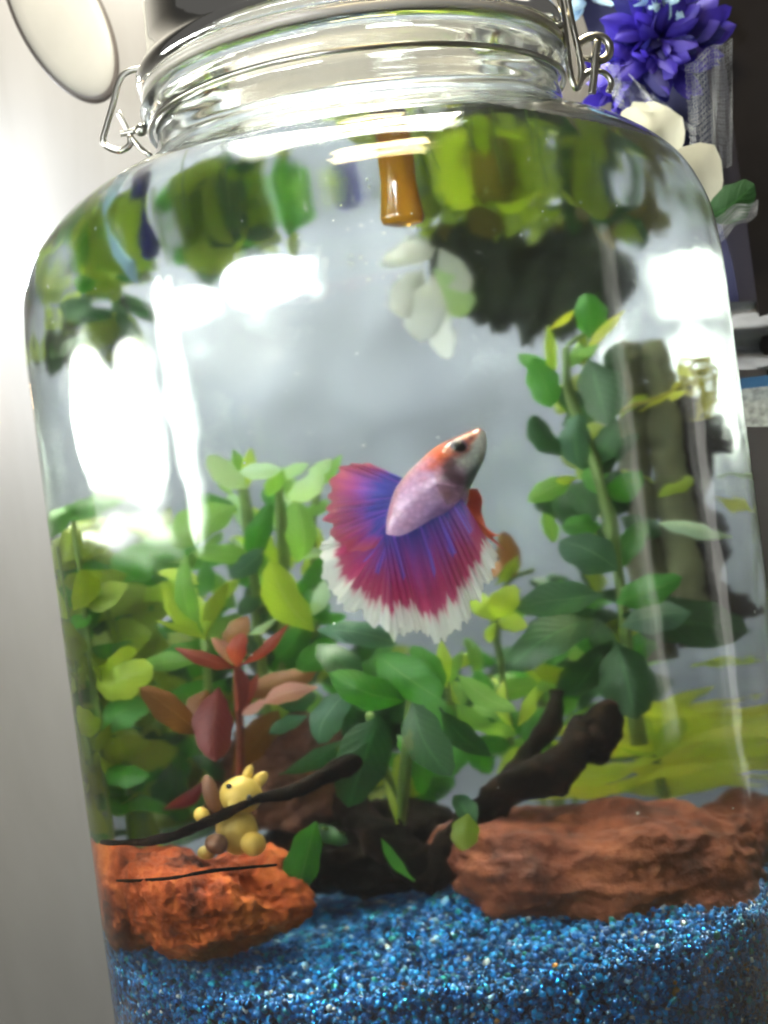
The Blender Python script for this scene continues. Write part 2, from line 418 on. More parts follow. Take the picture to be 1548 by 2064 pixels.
# ------------------------------------------------------------------ rocks
def rockmat(name, a, b, c):
    t = NT(name); n = t.noise(45, 8, .65); n2 = t.noise(160, 4, .6)
    col = t.ramp(t.math('ADD', t.math('MULTIPLY', n, .7), t.math('MULTIPLY', n2, .3)), [(.36, a), (.5, b), (.62, c)])
    v = t.n.new('ShaderNodeTexVoronoi'); v.inputs['Scale'].default_value = 260; t.link(t.coord(), v.inputs['Vector'])
    h = t.math('ADD', t.math('MULTIPLY', v.outputs[0], .5), t.noise(220, 6, .7))
    return t.surf(t.pr(col, .75, t.bump(h, 1.0, .0022)))
M_lava = rockmat('orange_lava_rock', (.08, .014, .006), (.52, .085, .010), (.78, .20, .03))
M_brown = rockmat('brown_rock', (.045, .013, .008), (.21, .050, .016), (.34, .10, .034))
def rock(name, label, px, py, Y, w, h, dpt, mat, rough=.32, seed=0, tilt=0, pit=.5):
    c = inw(px, py, Y); s = pxscale(px, py, Y); bm = bmesh.new(); bmesh.ops.create_icosphere(bm, subdivisions=6, radius=1)
    R = Matrix.Rotation(math.radians(tilt)+ROLL, 3, 'Y'); o = Vector((seed*3.1, seed*1.7, seed))
    for v in bm.verts:
        p = v.co.copy()
        m = max(abs(p.x), abs(p.y), abs(p.z)); p = p.lerp(p/m*.9, .22)
        k = 1+rough*noise.fractal(p*1.1+o, 1.0, 2.1, 3)
        v.co = R @ (Vector((p.x*w*s/2, p.y*dpt/2, p.z*h*s/2))*k)
    bm.normal_update(); V = []
    for v in bm.verts:
        q = v.co; d = (.30 if pit > .3 else .16)*noise.fractal(q*.8+o, .9, 2.1, 4)-pit*.20*abs(noise.noise(q*2.6+o))-pit*.16*max(0, noise.noise(q*6+o)-.1)+.06*noise.noise(q*5+o)+.03*noise.noise(q*13+o)
        w_ = c+q+v.normal*d
        rr = math.hypot(w_.x, w_.y)
        if rr > 8.5: w_.x *= 8.5/rr; w_.y *= 8.5/rr
        V.append(w_)
    Fc = [tuple(v.index for v in f.verts) for f in bm.faces]; bm.free()
    return tag(mesh(name, V, Fc, mat), label, 'rock')
rock('lava_rock', 'orange red lava rock at lower left under the yellow toy', 420, 1812, -4.0, 370, 200, 4.0, M_lava, .22, 2, -12, 1.0)
rock('lava_rock', 'dark reddish rock against the left glass behind the orange one', 235, 1800, -1.0, 230, 150, 3.5, M_lava, .3, 5)
rock('brown_rock', 'big reddish brown rock on the right half of the gravel', 1240, 1745, -2.4, 720, 290, 6.0, M_brown, .22, 14, 4, .15)
rock('brown_rock', 'dark brown rock at the far right edge of the gravel', 1500, 1690, .5, 260, 200, 3.5, M_brown, .3, 12)
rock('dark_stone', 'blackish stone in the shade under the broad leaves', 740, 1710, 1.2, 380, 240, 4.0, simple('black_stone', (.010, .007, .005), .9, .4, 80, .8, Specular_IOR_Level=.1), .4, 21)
rock('red_stone', 'dull red stone behind the yellow toy', 560, 1560, 1.5, 240, 260, 3.0, rockmat('dull_red_rock', (.03, .01, .006), (.10, .03, .012), (.18, .07, .03)), .4, 31)

# ------------------------------------------------------------------ driftwood
t = NT('dark_driftwood'); n = t.noise(70, 7, .65, None, 1.5)
M_wood = t.surf(t.pr(t.ramp(n, [(.35, (.003, .002, .0015)), (.55, (.014, .008, .005)), (.72, (.055, .028, .014))]), .85, t.bump(n, .8, .0015), Specular_IOR_Level=.12))
def wood(name, label, segs):
    c = inw(*segs[0][0][0]); root = thing(name, label, 'driftwood', c)
    for k, (pts, rad, nm) in enumerate(segs):
        P = [inw(*p) for p in pts]
        for q in P:
            r_ = math.hypot(q.x, q.y)
            if r_ > 8.3: q.x *= 8.3/r_; q.y *= 8.3/r_
        V, Fc = tube(P, rad, 60, 16, .45); mesh(nm, V, Fc, M_wood, root)
    return root
wood('driftwood', 'thick dark driftwood branch rising to a blunt end right of centre', [
    ([(870, 1770, -2.6), (960, 1660, -3), (1030, 1590, -3.2), (1110, 1560, -3.2), (1160, 1500, -3), (1165, 1440, -2.8)], [.45, .5, .42, .40, .46, .46, .34, .12], 'branch'),
    ([(980, 1640, -3), (1060, 1530, -2.6), (1110, 1450, -2.4), (1120, 1390, -2.2)], [.4, .25, .22, .12], 'branch'),
    ([(700, 1600, -1), (760, 1680, -2.2), (830, 1730, -2.6), (900, 1770, -2.6)], [.3, .42, .45, .4], 'branch'),
    ([(1160, 1470, -2.9), (1200, 1440, -3), (1222, 1432, -3), (1216, 1480, -2.9), (1200, 1530, -2.7)], [.10, .2, .24, .36, .3], 'knot')])
M_wood_dark = M_wood; M_wood = simple('grey_green_reflection', (.14, .15, .075), .85, .35, 60, .6)
wood('reflection_shape', 'pair of tall blunt grey green shapes standing in for reflections on the right glass', [  # solid shapes standing in for finger-like reflections on the glass
    ([(1330, 1330, .8), (1300, 1100, .9), (1280, 900, 1), (1272, 720, 1), (1275, 690, 1)], [.26, .31, .32, .30, .16], 'reflection_shape'),
    ([(1400, 1300, .8), (1375, 1100, .9), (1345, 900, 1), (1325, 730, 1), (1320, 685, 1)], [.26, .31, .31, .30, .16], 'reflection_shape')])
M_wood = M_wood_dark
wood('twig', 'thin dark twig slanting across in front of the yellow toy', [
    ([(190, 1700, -3.2), (330, 1690, -4.6), (420, 1655, -5), (520, 1610, -5), (600, 1590, -4.4), (720, 1530, -3)], [.05, .10, .12, .13, .2, .25], 'twig_stem')])
wood('twig', 'hair-thin dark twig lying across the orange rock', [
    ([(200, 1785, -4.6), (300, 1782, -6.3), (420, 1760, -7.0), (560, 1742, -7.0)], [.03, .04, .04, .03], 'twig_stem')])
wood('driftwood', 'tall upright dark driftwood stick beside the right glass', [
    ([(1440, 1260, 1.5), (1400, 1150, 1.8), (1395, 1000, 2), (1385, 880, 2), (1370, 780, 2)], [.75, .5, .38, .42, .25], 'branch'),
    ([(1385, 900, 2), (1430, 850, 2.2), (1460, 900, 2.4), (1480, 900, 2.4)], [.25, .22, .2, .1], 'branch')])

# ------------------------------------------------------------------ plants
def leafshape(t, kind):
    if kind == 'o': return max(0.0, math.sin(math.pi*t**.95))**.52*(1-.08*t)
    if kind == 'n': return (math.sin(math.pi*min(1, t*1.0))**.9)
    return max(0.0, math.sin(math.pi*t**.85))**.62 * (1-.15*t)
def leaf(parent, spec, name='leaf', W=None):
    bx, by, tx, ty, wd, Y, mk = spec[:7]
    dY = spec[7] if len(spec) > 7 else random.uniform(-.8, .8)
    roll = spec[8] if len(spec) > 8 else random.uniform(-28, 28)
    if W: B, T = W; sw = wd
    else:
        B = inw(bx, by, Y); T = inw(tx, ty, Y+dY); sw = wd*min(.016, pxscale((bx+tx)/2, (by+ty)/2, Y))
        for q in (B, T):
            r_ = math.hypot(q.x, q.y)
            if r_ > 8.2: q.x *= 8.2/r_; q.y *= 8.2/r_
        if (T-B).length > 3.2 and sw < 2.2: T = B+(T-B).normalized()*3.2
    d = T-B; ln = d.length; dn = d.normalized()
    view = (CP-(B+T)/2).normalized()
    s = dn.cross(view)
    if s.length < .05: s = dn.cross(Vector((1, 0, 0)))
    s.normalize(); s = Matrix.Rotation(math.radians(roll), 3, dn) @ s
    nn = s.cross(dn)
    if nn.dot(view) < 0: nn = -nn
    curl = random.uniform(-.04, .24)*ln; fold = random.uniform(.06, .42); wav = random.uniform(0, .05)*sw; ph = random.uniform(0, 6)
    bend = random.uniform(-.08, .08)*ln
    nu, nv = 12, 6; V = []; UV = []
    for i in range(nu+1):
        tt = i/nu; hw = sw/2*leafshape(max(0, (tt-.06)/.94), 'n' if sw < ln*.33 else 'o') if tt > .06 else .02
        hw = max(hw, .025 if i < nu else .004)
        hw *= 1+.07*math.sin(tt*17+ph*3)
        c = B+d*tt+nn*(curl*4*tt*(1-tt))+s*bend*math.sin(math.pi*tt)
        for j in range(nv+1):
            v = -1+2*j/nv
            V.append(c+s*(v*hw)-nn*(fold*abs(v)**1.4*hw)+nn*wav*math.sin(tt*9+ph+v)*abs(v)); UV.append((tt, v))
    if math.hypot(B.x, B.y) < 8.6 and abs(B.z) < 12:      # keep it inside the glass
        for q in V:
            r_ = math.hypot(q.x, q.y); m_ = min(8.45, jar_r(q.z)-.55)
            if r_ > m_: q.x *= m_/r_; q.y *= m_/r_
            q.z = min(q.z, WL-.04)
    Fc = [(i*(nv+1)+j, i*(nv+1)+j+1, (i+1)*(nv+1)+j+1, (i+1)*(nv+1)+j) for i in range(nu) for j in range(nv)]
    return mesh(name, V, Fc, L[mk], parent, uv=UV)
def plant(name, label, base, stems, leaves, smat=None, cat='water plant', group=None):
    r = thing(name, label, cat, inw(*base), group)
    for pts, rad in stems:
        V, Fc = tube([inw(*p) for p in pts], rad, 24, 8); mesh('stem', V, Fc, smat or M_stem, r)
    for l in leaves: leaf(r, l)
    return r
plant('round_leaved_plant', 'bushy light green plant with pale top leaves left of the fish', (540, 1500, 1),
 [([(540, 1500, 1), (520, 1250, .6), (505, 1100, .2), (492, 985, 0)], .11), ([(560, 1480, 1.2), (575, 1250, .8), (572, 1100, .6), (565, 970, .4)], .10), ([(600, 1450, 1.6), (640, 1250, 1.2), (630, 1080, 1), (640, 960, .8)], .09)],
 [(497, 985, 418, 918, 62, -.2, 'pale', -.6, 10), (470, 1000, 425, 925, 40, .4, 'light', .4, -50), (500, 985, 508, 902, 30, 0, 'lime'), (495, 975, 470, 905, 30, .4, 'light'), (485, 950, 570, 945, 42, -.4, 'pale', -.5, 0), (545, 1000, 560, 940, 50, .1, 'light'),
  (590, 1010, 645, 950, 55, 0, 'pale', -.6, 10), (560, 960, 620, 935, 34, .5, 'pale'), (630, 990, 686, 916, 34, .4, 'light'), (620, 960, 665, 925, 36, .3, 'pale'), (600, 1040, 660, 1010, 34, .6, 'light'),
  (478, 1020, 348, 1098, 88, -.8, 'light', -.5, 8), (480, 1030, 400, 1010, 40, .4, 'green'), (600, 1135, 596, 1008, 68, -.9, 'light', -.5, 10), (515, 1130, 548, 1015, 60, .2, 'green'), (525, 1090, 490, 1020, 40, .8, 'light'),
  (510, 1120, 385, 1110, 52, -.2, 'light'), (535, 1105, 462, 1165, 58, -.7, 'blue', -.4, -12), (632, 1275, 548, 1130, 84, -1.2, 'lime', -.5, 5), (632, 1240, 655, 1170, 34, -.7, 'pale'), (540, 1180, 480, 1240, 50, .7, 'deep'),
  (560, 1240, 500, 1180, 60, .9, 'deep'), (600, 1200, 660, 1120, 50, 1.2, 'green'), (650, 1150, 640, 1060, 45, 1.3, 'lime'), (575, 1060, 530, 985, 46, .9, 'green'), (640, 1260, 700, 1240, 40, .9, 'green'), (560, 1330, 620, 1260, 70, .5, 'green'), (600, 1300, 555, 1360, 60, .9, 'green'), (590, 1120, 640, 1060, 50, 1.4, 'light')])
plant('lime_plant', 'small yellow green sprig beside the left bushy plant', (415, 1420, -1),
 [([(420, 1420, -.8), (414, 1340, -1), (408, 1280, -1)], .08)],
 [(412, 1290, 328, 1172, 40, -1.1, 'lime', -.4, 5), (410, 1285, 372, 1110, 46, -.7, 'light'), (414, 1285, 462, 1172, 42, -1.2, 'olive', -.3), (408, 1290, 400, 1200, 30, -1.3, 'lime'), (400, 1180, 322, 1150, 44, -.9, 'lime'), (410, 1290, 310, 1250, 20, -1, 'lime'), (425, 1210, 480, 1170, 34, -.6, 'lime'), (400, 1210, 420, 1130, 40, -.3, 'green'), (430, 1290, 300, 1345, 46, -.4, 'green'), (420, 1330, 278, 1340, 44, -.9, 'light'), (430, 1380, 340, 1400, 60, -.2, 'green'), (560, 1245, 500, 1280, 22, -.8, 'pale')])
plant('red_plant', 'red and pink leaved stem above the yellow toy', (480, 1560, -2),
 [([(485, 1560, -1.6), (485, 1470, -2), (482, 1400, -2.2), (478, 1330, -2.3)], .09)],
 [(478, 1350, 352, 1308, 36, -2.4, 'red', -.4, 10), (478, 1345, 492, 1275, 46, -2.6, 'red', -.3), (482, 1345, 582, 1258, 26, -2.4, 'red', -.3, 5), (470, 1340, 425, 1285, 34, -2.1, 'pink'), (465, 1320, 500, 1240, 60, -1.8, 'rust'), (440, 1385, 436, 1535, 84, -2.8, 'wine', -.4, 5), (405, 1480, 282, 1385, 70, -2.6, 'rust', -.5, 10), (415, 1390, 400, 1460, 60, -2.2, 'rust'), (522, 1420, 642, 1385, 44, -2.9, 'pink', -.5, 0), (490, 1440, 530, 1410, 26, -2.5, 'pink'), (485, 1440, 470, 1330, 30, -2.4, 'wine'), (492, 1440, 520, 1360, 22, -2.2, 'red'), (480, 1400, 640, 1350, 70, -1.2, 'rust'), (420, 1560, 330, 1630, 34, -1, 'wine'), (470, 1560, 560, 1430, 80, -.8, 'rust')], M_stemred)
plant('broad_leaved_plant', 'plant with broad glossy green leaves below the fish', (800, 1600, -1.5),
 [([(800, 1700, -1.6), (815, 1560, -2.2), (830, 1410, -3)], .12), ([(790, 1600, -1.6), (760, 1500, -2), (745, 1440, -2.8)], .10)],
 [(758, 1318, 888, 1410, 100, -3.6, 'green', -.4, 8), (815, 1412, 664, 1356, 82, -4.0, 'green', -.3, -6), (832, 1412, 908, 1565, 92, -3.7, 'deep', -.3, 14), (765, 1440, 700, 1628, 118, -3.4, 'deep', .3, -15), (705, 1390, 645, 1500, 74, -3.1, 'blue', .2, 20), (640, 1272, 800, 1296, 62, -2.6, 'blue', .2, -12), (885, 1425, 990, 1525, 58, -3.0, 'deep'), (700, 1420, 760, 1580, 90, -2.2, 'deep'), (640, 1300, 720, 1400, 80, -2, 'deep'), (560, 1420, 640, 1400, 60, -1.2, 'deep'), (620, 1440, 540, 1480, 40, -2, 'blue'), (680, 1290, 600, 1350, 70, -1.4, 'green'), (890, 1400, 830, 1300, 60, -2.2, 'green'), (800, 1480, 850, 1600, 60, -1.6, 'green'), (560, 1560, 700, 1490, 44, -2.4, 'deep')])
plant('single_leaf_sprout', 'bright green curled leaf hanging in front of the dark stone', (660, 1670, -4), [([(690, 1680, -3.4), (655, 1668, -4)], .05)],
 [(640, 1655, 594, 1812, 84, -4.4, 'green', -.3, -25), (640, 1660, 700, 1700, 40, -3.6, 'deep')])
plant('blade_sprout', 'two narrow green blades in the dark hollow under the leaves', (830, 1770, -3.5), [],
 [(835, 1775, 768, 1690, 24, -3.6, 'green', .1), (800, 1660, 775, 1570, 16, -3.2, 'olive', .1), (945, 1640, 930, 1715, 58, -4.3, 'olive', -.1), (960, 1660, 915, 1600, 50, -3.8, 'deep')])
plant('bright_sprig', 'lime green sprig just right of the tail fin tips', (990, 1500, -.5),
 [([(1030, 1500, -.6), (1015, 1380, -.7), (995, 1250, -.8)], .07), ([(905, 1420, -1), (900, 1360, -1)], .06)],
 [(1000, 1250, 945, 1195, 52, -1, 'lime'), (1002, 1245, 1036, 1180, 60, -1.2, 'lime', -.2, 0), (1005, 1250, 1062, 1262, 50, -.8, 'lime'), (1000, 1255, 985, 1295, 26, -1.2, 'lime'), (1010, 1240, 1070, 1220, 44, -.6, 'light'), (900, 1385, 888, 1288, 34, -1.2, 'lime'), (905, 1385, 935, 1310, 30, -1, 'light'), (925, 1360, 1040, 1432, 52, -1.6, 'light', -.3), (1035, 1470, 1015, 1370, 34, -1.4, 'lime'), (1040, 1480, 955, 1462, 40, -1.2, 'light'), (1045, 1460, 1080, 1380, 36, -1.6, 'lime'), (1030, 1500, 940, 1500, 50, -.6, 'green'), (1010, 1420, 960, 1350, 44, .4, 'green'), (1060, 1500, 1100, 1420, 50, .2, 'green'), (900, 1480, 870, 1380, 40, 0, 'green')])
plant('rusty_leaf', 'rust brown old leaf on a stem right behind the fish', (1040, 1300, 1), [([(1000, 1300, 1), (1020, 1180, .6), (1074, 1150, .3)], .06)],
 [(1035, 1165, 1012, 1072, 52, .3, 'rust', .1, 30), (1010, 1165, 985, 1130, 40, .4, 'rust'), (1000, 1180, 1040, 1120, 30, .6, 'olive')])
plant('tall_leafy_stem', 'tall dark green leafy stem reaching up on the right side', (1290, 1500, -.5),
 [([(1290, 1500, -.4), (1262, 1300, -.5), (1240, 1100, -.5), (1195, 930, -.4), (1150, 800, -.3), (1140, 700, -.2)], [.16, .15, .13, .12, .10, .07]),
  ([(1140, 710, -.2), (1150, 690, -.2), (1185, 668, -.3)], .05)],
 [(1190, 680, 1178, 592, 66, -.5, 'green', -.2, 5), (1112, 780, 1105, 655, 26, -.5, 'lime', -.2, 40), (1108, 665, 1160, 624, 20, -.5, 'yellow', 0, 30), (1175, 715, 1258, 625, 22, -.4, 'yellow', -.1), (1150, 715, 1212, 690, 26, -.3, 'light'), (1115, 775, 1042, 715, 58, -.6, 'green', .2, 35), (1075, 722, 1110, 825, 72, -.9, 'green', -.2, -10), (1150, 740, 1165, 690, 30, -.2, 'light'),
  (1180, 722, 1222, 855, 108, -.8, 'deep', -.2, 12), (1250, 760, 1240, 690, 44, 0, 'deep'), (1130, 918, 1072, 838, 58, -.7, 'deep', -.2, 20), (1170, 945, 1165, 835, 66, -.5, 'blue', -.2), (1165, 850, 1130, 780, 50, .4, 'deep'), (1195, 930, 1245, 850, 70, -.2, 'deep'),
  (1150, 965, 1062, 1010, 58, -.9, 'light', -.2, 10), (1165, 962, 1120, 968, 24, -.9, 'lime'), (1095, 1035, 1118, 1092, 32, -.9, 'light'), (1200, 1050, 1140, 975, 70, -.4, 'deep'), (1215, 1060, 1130, 1060, 60, -.2, 'green'), (1240, 1010, 1290, 950, 60, .2, 'green'), (1210, 1000, 1180, 940, 44, -.4, 'green'),
  (1245, 1150, 1128, 1088, 100, -.9, 'blue', -.2, 12), (1250, 1150, 1300, 1050, 70, 0, 'green'), (1238, 1215, 1374, 1162, 76, -1.5, 'green', -.3, 5), (1215, 1200, 1038, 1225, 92, -1.2, 'blue', -.2, -15), (1205, 1250, 1026, 1350, 110, -1.6, 'deep', -.3, 18), (1200, 1230, 1060, 1270, 80, -1.1, 'deep'),
  (1250, 1240, 1510, 1275, 118, -1.0, 'deep', 1.2, -8), (1250, 1260, 1390, 1235, 90, -1.1, 'blue', .3, -25), (1240, 1295, 1285, 1450, 120, -1.3, 'deep', -.2, 0), (1230, 1290, 1130, 1400, 90, -.6, 'deep'), (1260, 1330, 1320, 1280, 70, -.4, 'green')])
plant('trailing_plant', 'yellowing trailing shoots with curled roots near the top right', (1400, 900, 1),
 [([(1250, 830, .4), (1320, 800, .6), (1390, 770, 1)], .05)]+[([(1375+random.uniform(-10, 20), 750+random.uniform(-15, 25), 1), (1400+random.uniform(-15, 25), 740+random.uniform(-20, 70), .8), (1430+random.uniform(-30, 25), 770+random.uniform(-30, 70), 1), (1410+random.uniform(-30, 40), 830+random.uniform(-60, 20), .8)], .035) for _ in range(12)],
 [(1290, 830, 1390, 760, 24, .4, 'yellow'), (1400, 760, 1370, 735, 26, .6, 'yellow'), (1250, 840, 1300, 790, 24, .4, 'lime'), (1345, 800, 1385, 790, 26, .3, 'yellow'), (1260, 950, 1330, 990, 40, .6, 'lime'), (1330, 1000, 1400, 960, 40, .6, 'lime'), (1475, 1085, 1330, 1055, 44, .2, 'pale', -.2, 20), (1450, 1000, 1520, 1030, 34, 2, 'yellow'), (1450, 960, 1520, 970, 22, 2, 'pale')], simple('yellow_stem', (.45, .42, .04), .5))
plant('seedling', 'yellow green seedling standing behind the big brown rock', (1335, 1600, .5), [([(1338, 1610, .5), (1330, 1560, .5), (1322, 1520, .4)], .09)],
 [(1322, 1530, 1228, 1475, 34, .3, 'lime'), (1325, 1530, 1378, 1448, 60, .3, 'lime'), (1322, 1525, 1300, 1445, 56, .4, 'lime'), (1330, 1540, 1420, 1490, 26, .4, 'yellow')])
plant('yellow_mat_plant', 'broad yellow green leaves spread behind the right rock', (1400, 1590, 4), [],
 [(1250, 1590, 1540, 1560, 60, 3.6, 'yellow', 0, 10), (1200, 1500, 1560, 1430, 90, 4.2, 'lime', 0, 15), (1180, 1600, 1330, 1560, 40, 3, 'yellow'), (1380, 1500, 1570, 1480, 34, 3, 'yellow'), (1290, 1450, 1520, 1400, 60, 4.4, 'yellow', 0, 5), (1540, 1330, 1400, 1340, 50, 3.5, 'lime')])
# olive foliage on the left side, drawn out wide by the curved glass
def bush(name, label, cx, cy, z0, z1, n, rad, size, mats, nst=5):
    r = thing(name, label, 'water plant', (cx, cy, z0))
    tops = []
    for k in range(nst):
        a = random.uniform(0, 6.28); q = random.uniform(.2, 1)*rad
        pts = [(cx+.3*math.cos(a), cy+.3*math.sin(a), z0), (cx+.6*q*math.cos(a), cy+.6*q*math.sin(a), (z0+z1)/2), (cx+q*math.cos(a), cy+q*math.sin(a), z1-random.uniform(0, 1.5))]
        V, Fc = tube(pts, .07, 14, 6); mesh('stem', V, Fc, M_stem, r); tops.append([Vector(p) for p in pts])
    for i in range(n):
        st = catmull(random.choice(tops), 20); k = random.randint(5, 20); b = st[k]
        a = random.uniform(0, 6.28); ln = size*random.uniform(.7, 1.3)
        T = b+Vector((math.cos(a), math.sin(a), random.uniform(-.1, .8))).normalized()*ln
        for p in (T,):
            rr = math.hypot(p.x, p.y)
            if rr > 8.3: p.x *= 8.3/rr; p.y *= 8.3/rr
        leaf(r, (0, 0, 0, 0, ln*random.uniform(.4, .62), 0, random.choice(mats), 0, random.uniform(-60, 60)), W=(b, T))
    return r
bush('olive_plant', 'dense olive green plant pressed against the left glass', -6.4, .6, -9.8, .8, 80, 1.5, 1.5, ['olive', 'olive', 'lime', 'green'])
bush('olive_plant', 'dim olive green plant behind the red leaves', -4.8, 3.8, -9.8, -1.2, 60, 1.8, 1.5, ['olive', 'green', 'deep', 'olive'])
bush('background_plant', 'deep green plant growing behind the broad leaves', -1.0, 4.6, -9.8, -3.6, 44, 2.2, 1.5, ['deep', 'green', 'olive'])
bush('background_plant', 'green plant at the back beyond the driftwood branch', 2.4, 4.4, -9.8, -4.0, 26, 1.8, 1.4, ['deep', 'green', 'light'])

# ------------------------------------------------------------------ fish
YF = -4.2
def fin_mat(name, kind):
    t = NT(name); uv = t.n.new('ShaderNodeUVMap'); uv.uv_map = 'uv'; sp = t.n.new('ShaderNodeSeparateXYZ'); t.link(uv.outputs[0], sp.inputs[0])
    u, v = sp.outputs[0], sp.outputs[1]
    def n1(scale, vs=1.0):
        cb = t.n.new('ShaderNodeCombineXYZ'); t.link(t.math('MULTIPLY', u, scale), cb.inputs[0]); t.link(t.math('MULTIPLY', v, vs), cb.inputs[1])
        return t.noise(1.0, 3, .6, cb.outputs[0])
    a = t.math('SUBTRACT', n1(26, .9), .5); b = t.math('SUBTRACT', n1(7, 1.2), .5)
    vv = t.math('ADD', v, t.math('ADD', t.math('MULTIPLY', a, .36), t.math('MULTIPLY', b, .55)))
    if kind == 'dorsal':
        col = t.ramp(vv, [(.0, (.05, .06, .40)), (.30, (.09, .09, .62)), (.48, (.34, .09, .62)), (.68, (.50, .07, .36)), (.92, (.62, .10, .20))])
    else:
        col = t.ramp(vv, [(.0, (.06, .06, .40)), (.16, (.22, .05, .42)), (.34, (.36, .035, .30)), (.56, (.50, .022, .17)), (.73, (.58, .04, .17)), (.79, (.92, .75, .80)), (.84, (.95, .96, .95))])
    band = n1(13, .5); col = t.mix(t.math('MULTIPLY', t.math('GREATER_THAN', band, .56), t.math('LESS_THAN', vv, .46)), col, (.22, .10, .72))
    st = t.math('SINE', t.math('MULTIPLY', u, 420)); col = t.mix(t.math('MULTIPLY', t.math('GREATER_THAN', st, .55), .10), col, (.02, .0, .03))
    p = t.pr(col, .38, t.bump(t.math('ADD', st, t.math('MULTIPLY', n1(60, 4), 2)), .3, .0005))
    tr = t.n.new('ShaderNodeBsdfTranslucent'); t.link(col, tr.inputs[0])
    tp_ = t.n.new('ShaderNodeBsdfTransparent'); return t.surf(t.mixsh(t.math('MULTIPLY', v, .08), t.mixsh(.5, p, tr.outputs[0]), tp_.outputs[0]))
M_dors = fin_mat('dorsal_fin_purple', 'dorsal'); M_tail = fin_mat('tail_fin_white_edged', 'tail')
fish = thing('betta_fish', 'purple and lilac betta fish with white-edged fan fins swimming upward', 'fish', inw(860, 1010, YF))
def fan(name, base, outer, mat, y0, y1, rays=26, amp=.16, scal=.05, nu=150, nv=16):
    bp = catmull([Vector((x, y, 0)) for x, y in base], nu); op = catmull([Vector((x, y, 0)) for x, y in outer], nu)
    V = []; UV = []
    for i in range(nu+1):
        u = i/nu
        for j in range(nv+1):
            v = j/nv; k = v
            q = bp[i].lerp(op[i], k*(1+scal*(v**6)*(math.sin(u*math.pi*2*rays*.5)*.35+noise.noise(Vector((u*60, 1, 2)))*.4+noise.noise(Vector((u*15, 5, 2)))*1.8)))
            # rays splay out in a gentle curve
            Y = YF+y0+(y1-y0)*v+amp*v*(math.sin(u*math.pi*2*rays*.5)*(.5+.5*math.sin(u*9+2))+.9*math.sin(u*math.pi*2*rays*.13+1)+.8*noise.noise(Vector((u*14, v*1.5, y0*9))))*.6+.3*math.sin(u*5)*v
            V.append(inw(q.x, q.y, Y)); UV.append((u, v))
    Fc = [(i*(nv+1)+j, (i+1)*(nv+1)+j, (i+1)*(nv+1)+j+1, i*(nv+1)+j+1) for i in range(nu) for j in range(nv)]
    o = mesh(name, V, Fc, mat, fish, uv=UV); return o
fan('dorsal_fin', [(820, 968), (808, 982), (800, 1000), (794, 1018), (788, 1040), (784, 1066)], [(745, 934), (712, 936), (682, 944), (666, 985), (660, 1015), (660, 1042), (668, 1070), (690, 1100), (722, 1112), (755, 1106)], M_dors, 0, .15, 22)
fan('tail_fin', [(779, 1066), (780, 1075), (783, 1085), (790, 1094)], [(672, 1076), (650, 1098), (648, 1125), (655, 1160), (668, 1192), (686, 1215), (715, 1232), (748, 1254), (782, 1276), (812, 1280), (845, 1266)], M_tail, .15, .45, 34)
fan('anal_fin', [(774, 1076), (806, 1080), (842, 1064), (874, 1044), (902, 1024), (925, 1000)], [(800, 1262), (842, 1270), (868, 1286), (894, 1290), (930, 1262), (952, 1222), (975, 1190), (992, 1152), (1004, 1122)], M_tail, -.34, -.4, 38)
secs = [((963, 860), (977, 869), .12), ((947, 867), (981, 893), .27), ((919, 880), (978, 922), .34), ((880, 901), (962, 955), .50), ((848, 927), (946, 985), .58), ((820, 955), (937, 1015), .60), ((798, 985), (913, 1040), .52), ((785, 1022), (878, 1060), .40), ((778, 1058), (840, 1080), .27), ((780, 1085), (806, 1097), .14), ((785, 1094), (797, 1100), .04)]
